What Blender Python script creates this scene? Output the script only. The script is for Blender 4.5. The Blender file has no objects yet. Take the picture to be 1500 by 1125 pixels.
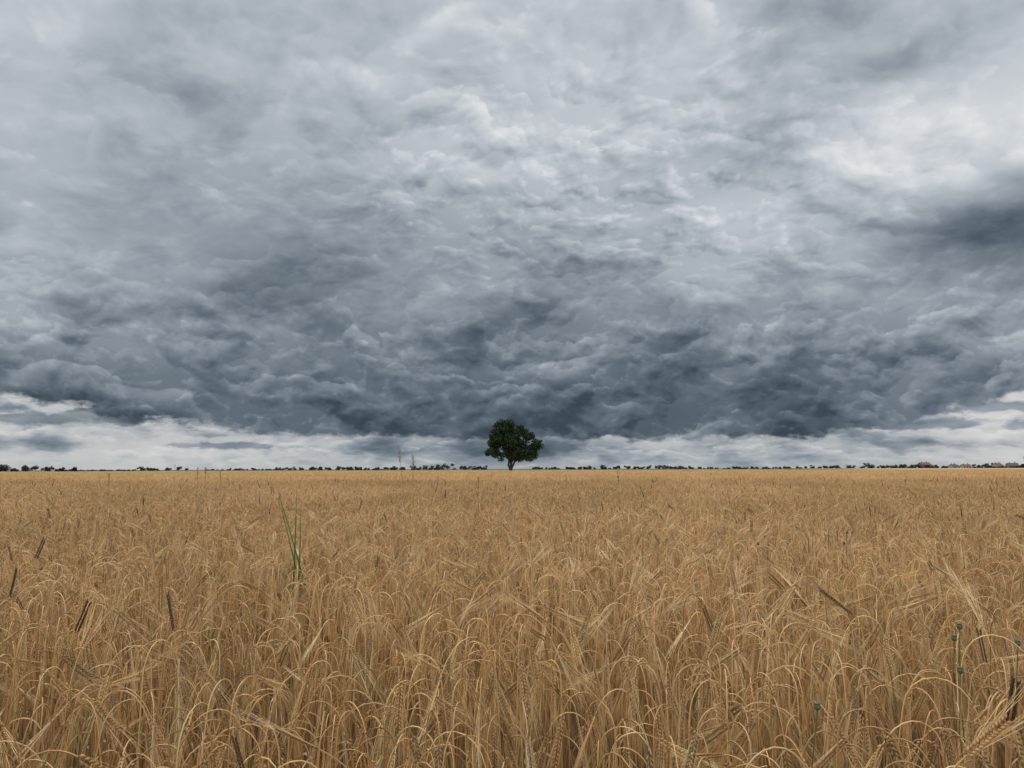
import bpy, math, random
import numpy as np
from mathutils import Matrix, Vector, noise as mnoise
random.seed(11); rng=np.random.default_rng(7)
scene=bpy.context.scene
F=1090.0; PITCH=math.radians(6.5); CAMH=1.28
# ------------------------------------------------------------------ helpers
def ray(px,py):
    a=(px-750)/F; b=-(py-562.5)/F
    return Vector((a, math.cos(PITCH)-math.sin(PITCH)*b, math.sin(PITCH)+math.cos(PITCH)*b))
def azel(px,py):
    v=ray(px,py).normalized()
    return math.atan2(v.x,v.y), math.asin(v.z)
def newmat(name):
    m=bpy.data.materials.new(name); m.use_nodes=True
    for n in list(m.node_tree.nodes): m.node_tree.nodes.remove(n)
    return m
def mkmesh(name,verts,faces,mats=(),cols=None,smooth=False):
    me=bpy.data.meshes.new(name)
    me.from_pydata([tuple(v) for v in verts],[],faces)
    for m in mats: me.materials.append(m)
    if cols is not None:
        at=me.color_attributes.new('tint','FLOAT_COLOR','POINT')
        c=np.ones((len(verts),4),dtype=np.float32); c[:,:3]=np.array(cols,dtype=np.float32)
        at.data.foreach_set('color',c.ravel())
    if smooth: me.polygons.foreach_set('use_smooth',[True]*len(me.polygons))
    me.update()
    return me
def trimesh(name,V,T,C,mat):
    me=bpy.data.meshes.new(name); n=len(T)
    me.vertices.add(len(V)); me.vertices.foreach_set('co',np.ascontiguousarray(V,dtype=np.float32).ravel())
    me.loops.add(n*3); me.loops.foreach_set('vertex_index',np.ascontiguousarray(T,dtype=np.int32).ravel())
    me.polygons.add(n); me.polygons.foreach_set('loop_start',np.arange(0,n*3,3,dtype=np.int32))
    me.materials.append(mat)
    at=me.color_attributes.new('tint','FLOAT_COLOR','POINT')
    c=np.ones((len(V),4),dtype=np.float32); c[:,:3]=C; at.data.foreach_set('color',c.ravel())
    me.update(calc_edges=True)
    return me
def mkobj(name,me,parent=None,loc=(0,0,0)):
    o=bpy.data.objects.new(name,me); scene.collection.objects.link(o); o.location=loc
    if parent: o.parent=parent
    return o
# ------------------------------------------------------------------ node DSL
class G: nt=None
class S:
    def __init__(s,sock): s.s=sock
    def __add__(a,b): return M('ADD',a,b)
    __radd__=__add__
    def __sub__(a,b): return M('SUBTRACT',a,b)
    def __rsub__(a,b): return M('SUBTRACT',b,a)
    def __mul__(a,b): return M('MULTIPLY',a,b)
    __rmul__=__mul__
    def __truediv__(a,b): return M('DIVIDE',a,b)
    def __neg__(a): return M('MULTIPLY',a,-1.0)
def put(inp,v):
    if isinstance(v,S): G.nt.links.new(v.s,inp)
    else: inp.default_value=v
def nd(t,**k):
    n=G.nt.nodes.new(t)
    for a,b in k.items(): setattr(n,a,b)
    return n
def M(op,*a,clamp=False):
    n=nd('ShaderNodeMath',operation=op,use_clamp=clamp)
    for i,v in enumerate(a): put(n.inputs[i],v)
    return S(n.outputs[0])
def sstep(a,b,x,lo=0.0,hi=1.0):
    n=nd('ShaderNodeMapRange',interpolation_type='SMOOTHSTEP')
    put(n.inputs[0],x)
    if a>b: a,b,lo,hi=b,a,hi,lo
    n.inputs[1].default_value=a;n.inputs[2].default_value=b;n.inputs[3].default_value=lo;n.inputs[4].default_value=hi
    return S(n.outputs[0])
def comb(x,y,z=0.0):
    n=nd('ShaderNodeCombineXYZ')
    put(n.inputs[0],x);put(n.inputs[1],y);put(n.inputs[2],z)
    return S(n.outputs[0])
def noise(vec,scale,detail=4,rough=0.5,dist=0.0,color=False,lac=2.0):
    n=nd('ShaderNodeTexNoise'); n.noise_dimensions='3D'
    put(n.inputs['Vector'],vec); n.inputs['Scale'].default_value=scale
    n.inputs['Detail'].default_value=detail; n.inputs['Roughness'].default_value=rough
    n.inputs['Distortion'].default_value=dist; n.inputs['Lacunarity'].default_value=lac
    return S(n.outputs['Color' if color else 'Fac'])
def sep(v):
    n=nd('ShaderNodeSeparateXYZ'); put(n.inputs[0],v)
    return S(n.outputs[0]),S(n.outputs[1]),S(n.outputs[2])
def fmix(f,a,b): return a+(b-a)*f
def fcurve(x,pts):
    n=nd('ShaderNodeFloatCurve'); put(n.inputs['Value'],x)
    c=n.mapping.curves[0]
    pts=sorted(pts)
    c.points[0].location=pts[0]; c.points[1].location=pts[-1]
    for p in pts[1:-1]: c.points.new(*p)
    n.mapping.update()
    return S(n.outputs[0])
def ramp(x,stops,interp='LINEAR'):
    n=nd('ShaderNodeValToRGB'); put(n.inputs[0],x); cr=n.color_ramp; cr.interpolation=interp
    cr.elements[0].position=stops[0][0]; cr.elements[0].color=(*stops[0][1],1)
    cr.elements[1].position=stops[-1][0]; cr.elements[1].color=(*stops[-1][1],1)
    for p,c in stops[1:-1]:
        e=cr.elements.new(p); e.color=(*c,1)
    return S(n.outputs[0])
def vscale(c,f):
    n=nd('ShaderNodeVectorMath',operation='SCALE'); put(n.inputs[0],c); put(n.inputs['Scale'],f); return S(n.outputs[0])
def lin(c): 
    return tuple(((v/255)/12.92 if v/255<=0.04045 else ((v/255+0.055)/1.055)**2.4) for v in c)
# ------------------------------------------------------------------ world sky
w=bpy.data.worlds.new("World"); scene.world=w; w.use_nodes=True
G.nt=w.node_tree
for n in list(G.nt.nodes): G.nt.nodes.remove(n)
SUN_EL=math.radians(52); SUN_AZ=math.radians(-35)
tc=nd('ShaderNodeTexCoord'); D=S(tc.outputs['Generated'])
x,y,z=sep(D)
zc=M('MAXIMUM',z,0.0)
el=M('ARCSINE',z); az=M('ARCTAN2',x,y)
wn=noise(comb(az*1.0,el*1.4,3.3),3.6,4,0.5,color=True); wx,wy,wz=sep(wn)
azw=az+(wx-0.5)*0.24
elw=el+(wy-0.5)*0.085
ROWS=[0,100,200,300,400,500,560,600,630]
COLS={0:[182,183,176,170,166,130,108,114,124],
 250:[178,175,168,162,146,134,114,108,116],
 500:[182,178,178,156,138,128,110,100,98],
 750:[192,188,192,182,156,124,108,98,92],
 1000:[192,190,188,178,158,126,110,101,95],
 1250:[186,184,204,190,166,134,114,102,97],
 1500:[190,200,212,182,162,150,134,122,126]}
T=math.radians(36)
val=None; prev=None
tel=elw/T
for cx,vals in COLS.items():
    pts=[]
    for ry,v in zip(ROWS,vals):
        e=azel(cx,ry)[1]; pts.append((min(1,max(0,e/T)),v/255))
    pts.append((0.0,vals[-1]/255)); 
    c=fcurve(tel,pts)
    a=azel(cx,400)[0]
    if val is None: val=c
    else: val=fmix(sstep(prev,a,azw),val,c)
    prev=a
def gau(px,py,sx,sy,warp=True):
    a,e=azel(px,py)
    dx=((azw if warp else az)-a)*(F/sx); dy=((elw if warp else el)-e)*(F/sy)
    return M('EXPONENT',-(dx*dx+dy*dy))
UP=[(1130,215,85,45,-36),(1285,105,60,28,-34),(1440,350,80,42,-58),(1300,210,90,50,18),(390,400,90,40,-16),(1080,310,60,22,16)]
LO=[(1440,350,80,42,-58),(390,400,90,40,-16),(350,490,70,20,16),(20,470,50,20,18),(560,560,60,40,-10)]
def cloudcol(v):
    return ramp(v,[(0.0,lin((34,42,52))),(70/255,lin((64,76,88))),(110/255,lin((99,111,122))),(150/255,lin((143,153,163))),
              (190/255,lin((186,193,200))),(225/255,lin((223,226,229))),(1.0,lin((245,247,248)))])
def puffs(g,X,Y,zz,sc,thr,dx,dy,k,rim,core,m,det=5,ro=0.5,edge=0.05):
    f=noise(comb(X,Y,zz),sc,det,ro); fb=noise(comb(X+dx,Y+dy,zz),sc,max(det-1,1),ro)
    t=M('MAXIMUM',f-thr,0.0)
    ins=sstep(0.0,edge,t)
    add=M('EXPONENT',t*-22.0)*rim+(f-fb)*k-t*core
    return g+ins*add*m
# upper deck seen from below
valU=val
for b in UP: valU=valU+gau(*b[:4])*(b[4]/255)
k=zc+0.30
P=comb(x/k,y/k,0.0)
pw=noise(P,5.0,1,0.5,color=True); px_,py_,_=sep(pw)
X1=x/k+(px_-0.5)*0.07; Y1=y/k+(py_-0.5)*0.07
h1=noise(comb(X1,Y1,11.0),2.6,4,0.5)
rip=gau(880,300,400,230)
gU=valU+(h1-0.5)*0.24
gU=puffs(gU,X1,Y1,0.0,3.4,0.47,0.012,-0.045,0.80,0.05,0.42,1.0,6,0.52,0.06)
gU=puffs(gU,X1,Y1,21.0,6.5,0.48,0.008,-0.030,0.80,0.05,0.38,0.45+rip*0.55,5,0.52,0.05)
gU=puffs(gU,X1,Y1,41.0,13.0,0.47,0.004,-0.014,0.70,0.035,0.25,0.15+rip*0.85,4,0.52,0.05)
# low clouds
valL=val
for b in LO: valL=valL+gau(*b[:4])*(b[4]/255)
bw=noise(comb(az,el*1.3,7.0),12,1,0.5,color=True); bx,by,_=sep(bw)
A1=az+(bx-0.5)*0.03; E1=el*1.5+(by-0.5)*0.03
n1=noise(comb(A1,E1,2.0),6,6,0.5)
g=valL+(n1-0.5)*0.20
g=puffs(g,A1,E1,60.0,7.0,0.46,-0.004,0.022,1.05,0.06,0.50,1.0,6,0.5,0.035)
g=puffs(g,A1,E1,70.0,12.0,0.47,-0.003,0.013,1.05,0.06,0.42,0.95,5,0.5,0.03)
g=puffs(g,A1,E1,80.0,24.0,0.49,-0.0015,0.007,0.75,0.04,0.25,0.7,4,0.5,0.03)
AZR=math.radians(36)
taz=(az+AZR)/(2*AZR)
def ecurve(lst,fn):
    pts=[]
    for (px,v) in lst:
        a=azel(px,600)[0]; pts.append(((a+AZR)/(2*AZR),fn(px,v)))
    return fcurve(taz,pts)
edge=ecurve([(0,572),(90,590),(170,608),(300,626),(420,636),(600,642),(760,648),(900,646),(1050,640),(1200,637),(1270,633),(1330,620),(1400,602),(1500,578)],
            lambda p,v: azel(p,v)[1]*5)/5.0
en=noise(comb(az*1.0,el*2.0,1.0),20,6,0.6)
d=el-edge+(en-0.5)*0.050
cov=sstep(-0.004,0.006,d)
sbase=ecurve([(0,176),(250,172),(450,166),(620,148),(700,128),(780,130),(860,154),(1000,160),(1150,160),(1250,164),(1400,180),(1500,186)],lambda p,v:v/255)
EE=el*3.2
sn=noise(comb(az,EE,4.0),8.0,6,0.55)
strip=sbase+(sn-0.5)*0.50
strip=puffs(strip,az,EE,90.0,15.0,0.46,-0.002,0.014,0.65,0.08,0.6,1.0,5,0.5,0.04)
strip=puffs(strip,az,EE,95.0,32.0,0.48,-0.001,0.008,0.4,0.05,0.3,0.7,3,0.5,0.04)
lc=None
for b in [(30,610,150,9),(130,606,40,11),(5,598,22,10),(1370,624,110,9),(1480,626,60,9),(1450,598,70,7),(330,652,120,6)]:
    q=gau(*b,warp=False); lc=q if lc is None else M('MAXIMUM',lc,q)
lm=sstep(0.35,0.85,lc+(en-0.5)*2.6)
strip=fmix(lm*0.75,strip,0.46+(sn-0.5)*0.5)
haze=sstep(math.radians(1.5),0.0,el)
strip=M('MINIMUM',fmix(haze*0.5,strip,0.68),0.88)
warm=sstep(0.5,0.8,strip)
mx=nd('ShaderNodeMix',data_type='RGBA'); put(mx.inputs[0],warm*0.5); put(mx.inputs[6],cloudcol(strip)); mx.inputs[7].default_value=(*lin((216,211,202)),1)
scol=S(mx.outputs[2])
sky=nd('ShaderNodeTexSky',sky_type='NISHITA'); sky.sun_disc=False; sky.sun_elevation=SUN_EL; sky.sun_rotation=SUN_AZ
gap=sstep(0.46,0.38,sn)*sstep(math.radians(2.5),math.radians(5.0),el)*0.35
mx=nd('ShaderNodeMix',data_type='RGBA'); put(mx.inputs[0],gap); put(mx.inputs[6],scol); put(mx.inputs[7],vscale(S(sky.outputs[0]),0.09))
scol=S(mx.outputs[2])
def bgn(c):
    b=nd('ShaderNodeBackground'); put(b.inputs[0],vscale(c,10.0)); b.inputs[1].default_value=0.1; return b.outputs[0]
def mixsh(f,a,b):
    m=nd('ShaderNodeMixShader'); put(m.inputs[0],f); G.nt.links.new(a,m.inputs[1]); G.nt.links.new(b,m.inputs[2]); return m.outputs[0]
wl=sstep(math.radians(9),math.radians(16.5),elw)
deck=mixsh(wl,bgn(cloudcol(g)),bgn(cloudcol(gU)))
front=mixsh(cov,bgn(scol),deck)
br=1.0+sstep(math.radians(36),math.radians(70),el)*2.0+sstep(0.1,-0.6,y)*1.1  # added sky brightness overhead and behind camera, out of view, lights the barley
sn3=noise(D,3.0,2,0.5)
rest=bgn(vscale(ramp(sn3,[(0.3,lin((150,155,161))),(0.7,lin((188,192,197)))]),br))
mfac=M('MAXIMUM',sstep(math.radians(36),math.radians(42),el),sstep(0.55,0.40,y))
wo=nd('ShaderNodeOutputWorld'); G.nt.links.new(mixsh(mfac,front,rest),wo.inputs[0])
# ------------------------------------------------------------------ sun (veiled)
sd=bpy.data.lights.new('sun','SUN'); sd.energy=1.4; sd.angle=math.radians(14); sd.color=(1,0.94,0.85)
so=bpy.data.objects.new('sun',sd); scene.collection.objects.link(so)
sv=Vector((math.sin(SUN_AZ)*math.cos(SUN_EL),math.cos(SUN_AZ)*math.cos(SUN_EL),math.sin(SUN_EL)))
so.rotation_euler=sv.to_track_quat('Z','Y').to_euler(); so.location=sv*100
# ------------------------------------------------------------------ camera
cd=bpy.data.cameras.new('camera'); cam=bpy.data.objects.new('camera',cd); scene.collection.objects.link(cam); scene.camera=cam
cd.sensor_width=36; cd.lens=36*F/1500; cd.clip_end=30000; cd.clip_start=0.05
cam.matrix_world=Matrix.Translation((0,0,CAMH))@(Matrix.Rotation(math.pi/2+PITCH,4,'X')@Matrix.Rotation(math.radians(-0.16),4,'Z'))
# ------------------------------------------------------------------ materials
def surf(name,colorfn,rough=0.8,transl=0.0,spec=0.3):
    m=newmat(name); G.nt=m.node_tree
    out=nd('ShaderNodeOutputMaterial'); b=nd('ShaderNodeBsdfPrincipled')
    b.inputs['Roughness'].default_value=rough; b.inputs['Specular IOR Level'].default_value=spec
    c=colorfn(); put(b.inputs['Base Color'],c)
    if transl>0:
        t=nd('ShaderNodeBsdfTranslucent'); put(t.inputs[0],c)
        ms=nd('ShaderNodeMixShader'); ms.inputs[0].default_value=transl
        G.nt.links.new(b.outputs[0],ms.inputs[1]); G.nt.links.new(t.outputs[0],ms.inputs[2]); G.nt.links.new(ms.outputs[0],out.inputs[0])
    else: G.nt.links.new(b.outputs[0],out.inputs[0])
    return m
def pos():
    ge=nd('ShaderNodeNewGeometry'); return S(ge.outputs['Position'])
def straw_col():
    a=nd('ShaderNodeAttribute'); a.attribute_name='tint'
    p=pos(); q_=nd('ShaderNodeVectorMath',operation='MULTIPLY'); put(q_.inputs[0],p); q_.inputs[1].default_value=(1,0.6,1)
    big=noise(S(q_.outputs[0]),0.30,3,0.55)
    hs=nd('ShaderNodeHueSaturation'); put(hs.inputs['Color'],vscale(S(a.outputs['Color']),0.64+big*0.80))
    put(hs.inputs['Hue'],0.490+big*0.012); put(hs.inputs['Saturation'],1.10-big*0.24)
    return S(hs.outputs[0])
straw=surf('straw',straw_col,0.42,0.25,0.5)
def landcol():
    return ramp(noise(pos(),0.006,5,0.6),[(0.35,(0.055,0.085,0.035)),(0.5,(0.10,0.11,0.05)),(0.65,(0.15,0.13,0.07))])
def ground_col():
    p=pos(); gx,gy,gz=sep(p)
    far=sstep(180,260,gy)
    a=ramp(noise(p,3,8,0.6),[(0.3,(0.05,0.032,0.018)),(0.7,(0.14,0.095,0.05))]); b=landcol()
    m=nd('ShaderNodeMix',data_type='RGBA'); put(m.inputs[0],far); put(m.inputs[6],a); put(m.inputs[7],b); return S(m.outputs[2])
groundm=surf('ground_earth',ground_col,0.95)
canopym=surf('barley_canopy',lambda: ramp(noise(pos(),1.7,6,0.75),[(0.35,(0.33,0.215,0.105)),(0.65,(0.64,0.45,0.235))]),0.8)
greenf=surf('green_crop',lambda: ramp(noise(pos(),0.05,6,0.7),[(0.3,(0.07,0.10,0.04)),(0.7,(0.12,0.15,0.065))]),0.9)
# ------------------------------------------------------------------ ground
def disk(name,R,z,mat,n=64):
    vs=[(0,0,z)]; fs=[]
    rs=[20,60,200,600,2000,R]
    for r in rs:
        for i in range(n):
            t=2*math.pi*i/n; vs.append((r*math.cos(t),r*math.sin(t),z))
    for i in range(n): fs.append((0,1+i,1+(i+1)%n))
    for j in range(len(rs)-1):
        for i in range(n):
            a=1+j*n+i;b=1+j*n+(i+1)%n; fs.append((a,a+n,b+n,b))
    return mkobj(name,mkmesh(name,vs,fs,[mat]))
disk('ground',9000,0.0,groundm)
mkobj('green_field',mkmesh('green_field',[(-190,262,0.05),(130,262,0.05),(420,1200,0.4),(-520,1200,0.4)],[(0,1,2,3)],[greenf]))
# ------------------------------------------------------------------ barley
STEM=np.array((0.72,0.47,0.19)); KERN=np.array((0.60,0.385,0.165)); AWN=np.array((0.80,0.565,0.27)); LEAF=np.array((0.64,0.43,0.19))
def tube(vs,fs,cs,pts,rads,col,sides=3):
    base=len(vs); n=len(pts)
    for i,p in enumerate(pts):
        t=(pts[min(i+1,n-1)]-pts[max(i-1,0)]); t=t/ (np.linalg.norm(t)+1e-9)
        u=np.cross(t,(0.31,0.9,0.17)); u/=np.linalg.norm(u)+1e-9; v=np.cross(t,u)
        for s in range(sides):
            a=2*math.pi*s/sides
            vs.append(p+(u*math.cos(a)+v*math.sin(a))*rads[i]); cs.append(col[i] if isinstance(col,list) else col)
    for i in range(n-1):
        for s in range(sides):
            a=base+i*sides+s;b=base+i*sides+(s+1)%sides
            fs.append((a,b,b+sides,a+sides))
def ribbon(vs,fs,cs,pts,side,wid,col):
    b=len(vs)
    for p,wd in zip(pts,wid):
        vs.append(p-side*wd*0.5);vs.append(p+side*wd*0.5);cs.append(col);cs.append(col)
    for i in range(len(pts)-1):
        fs.append((b+2*i,b+2*i+1,b+2*i+3,b+2*i+2))
up=np.array((0,0,1.0))
def stalk(vs,fs,cs,detail,dark=False,upright=False,H=None,thick=1.0):
    r=random.random
    phi=r()*2*math.pi; dv=np.array((math.cos(phi),math.sin(phi),0.0))
    lean=random.uniform(0.01,0.11)
    H=H or random.gauss(0.80,0.035)
    q_=r()
    end=random.uniform(2.6,3.12) if q_<0.85 else (random.uniform(2.0,2.6) if q_<0.975 else random.uniform(0.3,1.2))
    if upright: end=random.uniform(0.1,0.6)
    neck=random.uniform(0.10,0.21); 
    st=H-neck*0.45
    n1={2:4,1:2,0:1}[detail]; n2={2:9,1:4,0:2}[detail]
    z0=0.0 if detail==2 else (0.15 if detail==1 else 0.5)
    pts=[]
    for i in range(n1):
        f=i/(n1); s=z0+(st-z0)*f
        pts.append(up*s*math.cos(lean)+dv*(math.sin(lean)*s*f))
    cur=up*st*math.cos(lean)+dv*math.sin(lean)*st
    pts.append(cur.copy()); ang=lean
    for i in range(n2):
        f=(i+1)/n2; ang=lean+(end-lean)*(f*f*(3-2*f)*0.5+f*0.5)*0.95
        cur=cur+(up*math.cos(ang)+dv*math.sin(ang))*neck/n2; pts.append(cur.copy())
    rad=[0.0018*thick*(1-0.35*i/len(pts)) for i in range(len(pts))]
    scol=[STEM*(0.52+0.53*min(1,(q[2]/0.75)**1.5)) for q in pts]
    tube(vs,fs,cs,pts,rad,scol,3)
    L=random.uniform(0.072,0.105)
    t=up*math.cos(end)+dv*math.sin(end)
    roll=r()*math.pi
    side0=np.cross(t,dv if abs(np.dot(t,dv))<0.9 else up); side0/=np.linalg.norm(side0); nn=np.cross(t,side0)
    side=side0*math.cos(roll)+nn*math.sin(roll); nrm=np.cross(t,side)
    kc=KERN*random.uniform(0.8,1.1); ac=AWN
    if dark: kc=np.array((0.15,0.09,0.045)); ac=np.array((0.26,0.17,0.09)); 
    if detail==2:
        nk=13
        for i in range(nk):
            for sg in (-1,1):
                c=cur+t*(L*(i+0.5*(sg>0))/nk)
                w_=0.0029*(1-0.35*abs(i/nk-0.4)); kl=0.0125
                kd=t*0.92+side*sg*0.39; kd/=np.linalg.norm(kd)
                o=c+side*sg*0.0016
                b=len(vs)
                m=o+kd*kl*0.45
                kp=np.cross(kd,nrm)
                for q in (o,m+kp*w_,m+nrm*w_*0.8,m-kp*w_,m-nrm*w_*0.8,o+kd*kl): vs.append(q); cs.append(kc*(0.65+0.6*r()))
                for a_,b_ in ((1,2),(2,3),(3,4),(4,1)):
                    fs.append((b,b+a_,b+b_)); fs.append((b+5,b+b_,b+a_))
                if r()<(0.3 if dark else 0.92):
                    al=random.uniform(0.07,0.12)*(0.35 if dark else 1)
                    ad=t+side*sg*random.uniform(0.03,0.20)+nrm*random.uniform(-0.1,0.1); ad/=np.linalg.norm(ad)
                    s0=o+kd*kl*0.9
                    sd_=nrm*math.cos(i)+side*math.sin(i)
                    ribbon(vs,fs,cs,[s0,s0+ad*al],sd_,[0.0012,0.0003],ac*(0.8+0.35*r()))
    else:
        wm=1.0 if detail==1 else 1.5
        ep=[cur,cur+t*L*0.3,cur+t*L*0.8,cur+t*L*1.05] if detail==1 else [cur,cur+t*L*0.5,cur+t*L*1.05]
        tube(vs,fs,cs,ep,[0.002,0.0055*wm,0.0048*wm,0.001] if detail==1 else [.002,.0055*wm,.001],kc,4 if detail==1 else 3)
        na=7 if detail==1 else 2
        for i in range(na):
            sg=random.uniform(-1,1)
            ad=t+side*sg*0.2+nrm*random.uniform(-0.1,0.1); ad/=np.linalg.norm(ad)
            s0=cur+t*L*random.uniform(0.3,1.0)
            ribbon(vs,fs,cs,[s0,s0+ad*random.uniform(0.07,0.11)],nrm,[0.0022*wm,0.0006*wm],ac)
    if detail>=1 and r()<0.5:
        hz=random.uniform(0.3,0.62); lp=random.uniform(0,6.28); ld=np.array((math.cos(lp),math.sin(lp),0)); ls=np.array((-ld[1],ld[0],0))
        b0=up*hz+dv*math.sin(lean)*hz*hz/0.8; pl=[]
        LL=random.uniform(0.10,0.2)
        for i in range(5 if detail==2 else 3):
            f=i/(4 if detail==2 else 2)
            pl.append(b0+ld*LL*math.sin(f*1.5)*0.5+up*LL*(f*0.6-1.25*f*f))
        wd=[0.005,0.007,0.006,0.004,0.001] if detail==2 else [0.005,0.007,0.002]
        ribbon(vs,fs,cs,pl,(ls+up*random.uniform(-.5,.5)),wd,LEAF*random.uniform(0.6,1.0))
def variant(**k):
    vs,fs,cs=[],[],[]; stalk(vs,fs,cs,**k)
    T=[]
    for f in fs:
        T.append((f[0],f[1],f[2]))
        if len(f)==4: T.append((f[0],f[2],f[3]))
    return np.array(vs,dtype=np.float32),np.array(T,dtype=np.int32),np.array(cs,dtype=np.float32)
def tile(variants,count,half,darkv,pd,hs=0.04,gain=1.0,gaps=-0.22):
    Vs,Ts,Cs=[],[],[]; off=0
    hx=random.uniform(0,100); n=0
    while n<count:
        px=random.uniform(-half,half); py=random.uniform(-half,half)
        if mnoise.noise(Vector((px*6,py*6,hx)))<gaps and random.random()<0.85: continue
        n+=1
        V,T,C=random.choice(darkv) if random.random()<pd else random.choice(variants)
        a=random.uniform(0,6.283); tx=random.gauss(0,0.048); ty=random.gauss(0,0.048)
        s=random.gauss(1,hs)*(1+0.08*mnoise.noise(Vector((px*5,py*5,hx+9))))
        R=np.array((Matrix.Rotation(tx,3,'X')@Matrix.Rotation(ty,3,'Y')@Matrix.Rotation(a,3,'Z')),dtype=np.float32)
        Vs.append((V@R.T)*np.array((1,1,s),dtype=np.float32)+np.array((px,py,0),dtype=np.float32))
        Ts.append(T+off); off+=len(V)
        b=random.gauss(1.0,0.18)*gain; hue=random.gauss(0,0.045)
        Cs.append(np.clip(C*b*np.array((1,1+hue,1+2.2*hue),dtype=np.float32),0.01,0.88))
    return np.concatenate(Vs),np.concatenate(Ts),np.concatenate(Cs)
hi=[variant(detail=2) for _ in range(48)]; hid=[variant(detail=2,dark=True,upright=True,H=random.uniform(.74,.79)) for _ in range(4)]
mi=[variant(detail=1,thick=1.2) for _ in range(60)]; mid=[variant(detail=1,dark=True,upright=True,thick=1.1) for _ in range(3)]
lo=[variant(detail=0,thick=1.7) for _ in range(60)]
plants=[]
def addplant(name,arr):
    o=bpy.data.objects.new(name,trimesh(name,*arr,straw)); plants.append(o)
TS=0.7
NH=14; NM=8; NF=4
for i in range(NH): addplant('a_near_tuft_%02d'%i,tile(hi,int(TS*TS*280),TS/2+0.03,hid,0.003,0.055,1.0,-0.2))
for i in range(NM): addplant('c_clump_%02d'%i,tile(mi,235,0.53,mid,0.003,0.06,1.04))
for i in range(NF): addplant('d_patch_%02d'%i,tile(lo,950,1.68,mid,0.0,0.07,1.13,-1))
coll=bpy.data.collections.new('barley_plants')
for o in plants: coll.objects.link(o)
P_=[];I_=[];R_=[];S_=[]
def hmod(x,y): return 1+0.06*mnoise.noise(Vector((x*0.5,y*0.5,0)))+0.03*mnoise.noise(Vector((x*2.1,y*2.1,3)))
def put_grid(y0,y1,step,wid,m,base,count,jit):
    yy=y0+step/2
    while yy<y1:
        W=yy*wid+m; n=int(2*W/step)+1
        for i in range(n):
            xx=-W+(i+0.5)*step
            P_.append((xx+random.uniform(-jit,jit),yy+random.uniform(-jit,jit),0)); I_.append(base+random.randrange(count))
            R_.append((0,0,random.randrange(4)*math.pi/2+random.uniform(-.05,.05))); S_.append((1,1,hmod(xx,yy)*random.uniform(.98,1.02)))
        yy+=step
put_grid(0.90,7.2,TS,0.8,2,0,NH,0.02)
put_grid(7.2,32.2,1.0,0.8,2,NH,NM,0.05)
put_grid(32.2,182,3.2,0.75,4,NH+NM,NF,0.2)
print('instances',len(P_))
fm=bpy.data.meshes.new('barley_field'); fm.from_pydata(P_,[],[])
a=fm.attributes.new('idx','INT','POINT'); a.data.foreach_set('value',I_)
a=fm.attributes.new('rot','FLOAT_VECTOR','POINT'); a.data.foreach_set('vector',np.array(R_,dtype=np.float32).ravel())
a=fm.attributes.new('scl','FLOAT_VECTOR','POINT'); a.data.foreach_set('vector',np.array(S_,dtype=np.float32).ravel())
fo=mkobj('barley_field',fm)
for o in plants: o.parent=fo
ng=bpy.data.node_groups.new('barley_scatter','GeometryNodeTree')
ng.interface.new_socket('Geometry',in_out='INPUT',socket_type='NodeSocketGeometry')
ng.interface.new_socket('Geometry',in_out='OUTPUT',socket_type='NodeSocketGeometry')
gi=ng.nodes.new('NodeGroupInput');go=ng.nodes.new('NodeGroupOutput')
ip=ng.nodes.new('GeometryNodeInstanceOnPoints'); ci=ng.nodes.new('GeometryNodeCollectionInfo')
ci.inputs['Collection'].default_value=coll; ci.inputs['Separate Children'].default_value=True; ci.inputs['Reset Children'].default_value=True
def na(nm,dt):
    n=ng.nodes.new('GeometryNodeInputNamedAttribute'); n.data_type=dt; n.inputs['Name'].default_value=nm; return n.outputs['Attribute']
L=ng.links.new
L(gi.outputs[0],ip.inputs['Points']); L(ci.outputs[0],ip.inputs['Instance']); ip.inputs['Pick Instance'].default_value=True
L(na('idx','INT'),ip.inputs['Instance Index']); L(na('rot','FLOAT_VECTOR'),ip.inputs['Rotation']); L(na('scl','FLOAT_VECTOR'),ip.inputs['Scale'])
L(ip.outputs[0],go.inputs[0])
md=fo.modifiers.new('scatter','NODES'); md.node_group=ng
vs,fs=[],[]
ys=[30,40,55,75,100,130,165,200,235,262]
for j,yy in enumerate(ys):
    for i in range(41):
        xx=(i/40*2-1)*(yy*1.2+20)
        vs.append((xx,yy,(0.60 if yy<180 else 0.74)+0.03*mnoise.noise(Vector((xx*.1,yy*.1,0)))))
for j in range(len(ys)-1):
    for i in range(40):
        a=j*41+i; fs.append((a,a+1,a+42,a+41))
b=len(vs); vs+= [(-334,262,.74),(-190,262,.74),(-430,620,.74),(-760,620,.74)]; fs.append((b,b+1,b+2,b+3))
b=len(vs); vs+= [(130,262,.74),(334,262,.74),(760,700,.74),(250,700,.74)]; fs.append((b,b+1,b+2,b+3))
mkobj('far_canopy',mkmesh('far_canopy',vs,fs,[canopym],smooth=True),fo)
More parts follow.
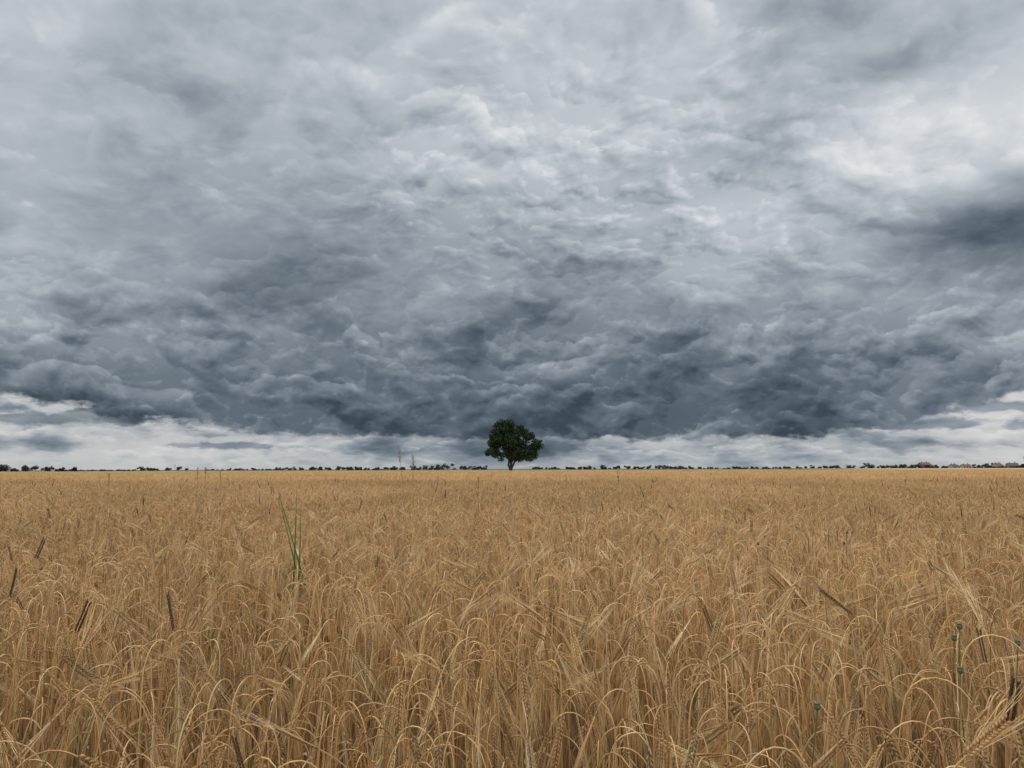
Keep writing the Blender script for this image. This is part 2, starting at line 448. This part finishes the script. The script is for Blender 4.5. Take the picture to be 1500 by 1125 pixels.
# ------------------------------------------------------------------ foliage
def leafcol():
    a=nd('ShaderNodeAttribute'); a.attribute_name='tint'
    return S(a.outputs['Color'])
leafm=surf('leaves',leafcol,0.6,0.15,0.25)
barkm=surf('bark',lambda: ramp(noise(pos(),6,6,0.7),[(0.3,(0.03,0.024,0.018)),(0.7,(0.075,0.06,0.045))]),0.95)
def leafcloud(centers,radii,per,size,c0,c1,squash=0.8):
    V=[];C=[]
    for c,rr in zip(centers,radii):
        n=int(per*rr*rr) if per>0 else -per
        d_=rng.normal(size=(n,3)); d_/=np.linalg.norm(d_,axis=1)[:,None]
        rad=rr*(rng.random(n)**0.45)
        p=np.array(c)+d_*rad[:,None]*np.array((1,1,squash))
        u=rng.normal(size=(n,3)); u/=np.linalg.norm(u,axis=1)[:,None]
        v=np.cross(u,rng.normal(size=(n,3))); v/=np.linalg.norm(v,axis=1)[:,None]
        s=size*(0.6+0.8*rng.random(n))[:,None]
        q=np.stack([p-u*s*0.6,p+v*s*0.32,p+u*s*0.6,p-v*s*0.32],1)
        V.append(q.reshape(-1,3))
        t=rng.random(n)*0.6+rng.random()*0.4
        col=np.array(c0)[None]*(1-t[:,None])+np.array(c1)[None]*t[:,None]
        C.append(np.repeat(col,4,0))
    V=np.concatenate(V);C=np.concatenate(C); n=len(V)//4
    Q=np.arange(n*4).reshape(n,4)
    T=np.concatenate([Q[:,[0,1,2]],Q[:,[0,2,3]]])
    return V,T,C
DT=170.0; k_=DT/F
tx=(747-750)*k_
tree=bpy.data.objects.new('lone_tree',None); scene.collection.objects.link(tree); tree.location=(tx,DT,0)
lobes=[(-8,46,22,19),(-22,36,13,13),(-20,53,14,13),(16,42,21,17),(33,33,14,11),(8,26,18,10),(-3,65,14,11),(-14,62,12,11),(12,59,13,10),(27,50,10,9),(40,40,7,7),(-30,27,8,6),(26,21,12,6),(-12,23,13,7)]
cen=[];rad=[]
for (lx,lh,rx,rz) in lobes:
    nc=int(rx*rz/8.5)+4
    for _ in range(nc):
        d_=rng.normal(size=3); d_/=np.linalg.norm(d_); q=rng.random()**0.4*0.92
        cen.append(((lx+d_[0]*rx*q)*k_,(d_[1]*rx*q)*k_,(lh+1+d_[2]*rz*q)*k_+0.5)); rad.append(random.uniform(0.45,1.0))
mkobj('crown',trimesh('crown',*leafcloud(cen,rad,150,0.34,(0.012,0.030,0.013),(0.045,0.08,0.025)),leafm),tree)
vs,fs,cs=[],[],[]
def limb(p0,p1,r0,r1,n=6,wob=0.2):
    pts=[];
    p0=np.array(p0,float);p1=np.array(p1,float)
    for i in range(n+1):
        f=i/n; q=p0*(1-f)+p1*f
        q=q+np.array((random.gauss(0,wob),random.gauss(0,wob),0))*math.sin(f*math.pi)
        q[2]+=0.15*math.sin(f*math.pi)*np.linalg.norm(p1-p0)*0.5
        pts.append(q)
    tube(vs,fs,cs,pts,[r0+(r1-r0)*i/n for i in range(n+1)],np.array((1,1,1)),8)
    return pts
limb((0,0,-0.1),(0.15,0,1.7),0.50,0.36,4,0.03)
stems=[((0.1,0,1.0),(-1.8,0.4,6.5),.27,.12),((0.15,0,1.4),(0.4,-0.5,8.5),.26,.1),((0.15,0,1.0),(2.6,0.2,6.0),.25,.1),((0.1,0,1.7),(-0.4,1.8,6.5),.2,.1),((0.1,0,1.7),(1.0,-2.0,5.5),.2,.1)]
for s in stems:
    pp=limb(*s)
    for _ in range(7):
        a=pp[random.randrange(2,7)]; c=cen[rng.integers(len(cen))]
        if np.linalg.norm(np.array(c)-a)<5: limb(a,c,0.08,0.025,4,0.15)
mkobj('trunk',mkmesh('trunk',vs,fs,[barkm],smooth=True),tree)
# distant tree line, haze painted into its greyer, bluer leaf colours
segs=[(0,90,640,9,1.0),(92,112,700,3,.6),(118,202,900,2.2,.5),(205,262,800,5.5,.7),(300,344,1000,2,.4),(345,372,900,3.4,.6),(380,418,1000,2,.5),
 (418,520,850,5.6,.9),(520,585,850,5,.8),(585,650,800,6.4,.9),(652,668,700,10.5,1),(668,712,850,6.2,.9),(780,800,900,4,.8),(800,856,900,4,.7),(858,1000,900,5.8,.9),(1000,1060,1000,3.4,.6),
 (1060,1160,950,3.8,.8),(1160,1250,950,5,.9),(1250,1284,900,7,1),(1285,1312,820,10.5,1),(1312,1345,900,7,1),(1345,1360,780,2.6,1),(1360,1440,900,6.4,1),(1440,1500,770,3.4,1),(1440,1500,850,7.5,1),(1500,1700,850,7,1),(-200,0,640,8,1)]
cen=[];rad=[]
for (x0,x1,dist,hp,dn) in segs:
    kk=dist/F; xx=x0
    while xx<x1:
        if random.random()<dn:
            h=hp*kk*random.uniform(0.45,1.15); X=(xx-750)*kk; 
            dd=dist+random.uniform(-30,30)
            for j in range(random.randint(3,5)):
                cen.append((X+random.uniform(-.6,.6)*h,dd+random.uniform(-2,2),h*random.uniform(0.25,0.8))); rad.append(h*random.uniform(0.25,0.45))
        xx+=hp*random.uniform(0.35,0.9)
mkobj('distant_tree_line',trimesh('distant_tree_line',*leafcloud(cen,rad,-60,0.95,(0.022,0.036,0.028),(0.05,0.068,0.045),0.8),leafm))
# ------------------------------------------------------------------ houses
def plain(name,c,r=0.8): return surf(name,lambda: ramp(noise(pos(),2,5,0.6),[(0.3,tuple(v*0.85 for v in c)),(0.7,tuple(min(1,v*1.1) for v in c))]),r)
wallm=plain('render_wall',(0.45,0.41,0.38)); wall2=plain('brick_wall',(0.26,0.15,0.12)); roofm=plain('roof_tiles',(0.20,0.10,0.085)); roof2=plain('grey_roof',(0.10,0.105,0.115)); glass=plain('window_glass',(0.04,0.05,0.06),0.2)
def box(vs,fs,x0,x1,y0,y1,z0,z1):
    b=len(vs); vs+=[(x0,y0,z0),(x1,y0,z0),(x1,y1,z0),(x0,y1,z0),(x0,y0,z1),(x1,y0,z1),(x1,y1,z1),(x0,y1,z1)]
    fs+=[(b,b+3,b+2,b+1),(b+4,b+5,b+6,b+7),(b,b+1,b+5,b+4),(b+1,b+2,b+6,b+5),(b+2,b+3,b+7,b+6),(b+3,b,b+4,b+7)]
def house(px,dist,Wd,Dp,H,RH,wm,rm,rot=0.0):
    e=bpy.data.objects.new('house',None); scene.collection.objects.link(e); e.location=((px-750)*dist/F,dist,0); e.rotation_euler=(0,0,rot)
    v,f=[],[]; box(v,f,-Wd/2,Wd/2,-Dp/2,Dp/2,0,H)
    b=len(v); v+=[(-Wd/2,-Dp/2,H+.002),(-Wd/2,Dp/2,H+.002),(-Wd/2,0,H+RH-.1)]; f.append((b,b+1,b+2))
    b=len(v); v+=[(Wd/2,-Dp/2,H+.002),(Wd/2,Dp/2,H+.002),(Wd/2,0,H+RH-.1)]; f.append((b,b+1,b+2))
    mkobj('walls',mkmesh('walls',v,f,[wm]),e)
    v=[(-Wd/2-.4,-Dp/2-.4,H-.3),(Wd/2+.4,-Dp/2-.4,H-.3),(Wd/2+.4,0,H+RH),(-Wd/2-.4,0,H+RH),(-Wd/2-.4,Dp/2+.4,H-.3),(Wd/2+.4,Dp/2+.4,H-.3)]
    mkobj('roof',mkmesh('roof',v,[(0,1,2,3),(3,2,5,4)],[rm]),e)
    v,f=[],[]
    for i in range(int(Wd/3)):
        cx=-Wd/2+1.5+i*3
        for zz in ([1.0] if H<4 else [1.0,3.4]): box(v,f,cx-.6,cx+.6,-Dp/2-.05,-Dp/2-.003,zz,zz+1.2)
    mkobj('windows',mkmesh('windows',v,f,[glass]),e)
    v,f=[],[]; box(v,f,-.2,.7,-Dp/2-.08,-Dp/2-.055,0,2.1); mkobj('door',mkmesh('door',v,f,[roof2]),e)
    v,f=[],[]; box(v,f,Wd*.2,Wd*.2+.8,-.4,.4,H+RH-.6,H+RH+1.2); box(v,f,-Wd*.3,-Wd*.3+.7,-.4,.4,H+RH-.6,H+RH+1.0); mkobj('chimney',mkmesh('chimney',v,f,[wall2]),e)
house(1350,900,12,8,5.0,2.6,wall2,roofm,0.1)
house(1392,860,8,7,2.8,2.2,wallm,roof2,0.3)
house(1410,860,9,8,2.8,2.2,wallm,roofm,-0.1)
house(1456,800,8,8,3.2,2.6,wallm,roofm,0.1)
house(1478,800,10,8,3.4,2.6,wall2,roof2,-0.2)
pm=plain('weathered_wood',(0.12,0.1,0.08))
for px,dist,hh in ((1496,560,9.5),(259,760,6.5)):
    v,f,c=[],[],[]
    tube(v,f,c,[np.array((0,0,0.)),np.array((0,0,hh))],[.16,.1],np.array((1,1,1)),8)
    box(v,f,-1.1,1.1,-.08,.08,hh-.9,hh-.72); box(v,f,-.8,.8,-.08,.08,hh-1.7,hh-1.55)
    for ix in (-1,-.5,.5,1): box(v,f,ix-.05,ix+.05,-.05,.05,hh-.718,hh-.5)
    mkobj('utility_pole',mkmesh('utility_pole',v,f,[pm]),None,((px-750)*dist/F,dist,0))
# ------------------------------------------------------------------ weeds
grm=surf('green_grass',leafcol,0.5,0.3,0.3)
def at(px,py,dist):
    v=ray(px,py); s=dist/v.y; return np.array((v.x*s,v.y*s,CAMH+v.z*s))
GRN=np.array((0.12,0.21,0.05)); 
def blade(v,f,c,top,base,bend,wd,col):
    pts=[]
    for i in range(9):
        t=i/8; p=base*(1-t)+top*t; p=p+np.array(bend)*t*t*(1-t)*2; pts.append(p)
    ribbon(v,f,c,pts,np.array((0.9,0.3,0.1)),[wd*(1-0.9*(i/8)**2) for i in range(9)],col)
v,f,c=[],[],[]
D0=3.4
for (tx_,ty_,bx_) in ((406,716,520),(434,712,425),(411,742,500),(440,745,433)):
    top=at(tx_,ty_,D0); base=at(bx_,800,D0); base[2]=0; blade(v,f,c,top,base,(0.02,0,0.03),0.014,GRN*random.uniform(.6,0.95))
for (tx_,ty_,bx_,dd) in ((1068,745,1076,4.5),(1160,760,1150,4.0),(560,905,585,2.4),(940,790,930,3.4)):
    top=at(tx_,ty_,dd); base=at(bx_,850,dd); base[2]=0; blade(v,f,c,top,base,(0.02,0,0.02),0.006,GRN*random.uniform(.7,1.1))
mkobj('wild_grass',mkmesh('wild_grass',v,f,[grm],cols=c))
v,f,c=[],[],[]
for (tx_,ty_,dd,bd) in ((592,655,6,12),(604,664,6,6),(288,684,7,4),(300,684,7.5,-3),(322,688,8,3),(158,692,7,3),(700,700,7,3),(905,692,8,4)):
    top=at(tx_,ty_,dd); base=at(tx_+bd,720,dd); base[2]=0
    pts=[base*(1-t)+top*t+np.array((-0.05*(bd>8),0.02,0))*t*t*t for t in np.linspace(0,1,9)]
    col=np.array((0.36,0.26,0.13)); tube(v,f,c,pts,[.0015]*8+[.0008],col,3)
    for i in range(34):
        t=random.uniform(0.0,0.7); p=pts[-1]*(1-t)+pts[-2]*t; dr=np.array((random.gauss(0,1),random.gauss(0,1),random.uniform(.5,2))); dr/=np.linalg.norm(dr)
        p2=p+dr*random.uniform(.006,.02); ribbon(v,f,c,[p,p2,p2+dr*.008],np.array((1,0,0)),[.001,.005,.0005],col*random.uniform(.6,1))
mkobj('tall_grass',mkmesh('tall_grass',v,f,[grm],cols=c))
def poppy(px,py,dist,sz=0.008):
    v,f,c=[],[],[]; top=at(px,py,dist); base=top+np.array((random.uniform(-.06,.06),.05,0)); base[2]=0
    col=np.array((0.24,0.22,0.10)); pts=[base*(1-t)+top*t+np.array((0.012*math.sin(t*5),0,0)) for t in np.linspace(0,1,9)]
    pts[-1]=top.copy()
    tube(v,f,c,pts,[.0012]*9,col,5)
    prof=[(0,.0),(.25,.25),(.6,.8),(1.1,1),(1.7,.95),(2.1,.7),(2.2,.95),(2.35,.9),(2.5,.1)]
    tube(v,f,c,[top+np.array((0,0,a*sz)) for a,_ in prof],[b*sz+1e-4 for _,b in prof],np.array((0.17,0.21,0.12)),10)
    mkobj('poppy_plant',mkmesh('poppy_plant',v,f,[grm],cols=c,smooth=True))
for p in ((1110,800,3.4),(1240,784,3.8),(1236,800,3.4),(1405,925,1.6),(1397,942,1.65),(1406,990,1.5),(1196,1043,1.35),(1490,950,1.6)):
    poppy(*p,sz=0.0060)
scene.view_settings.view_transform='Standard'; scene.view_settings.look='None'; scene.view_settings.exposure=0
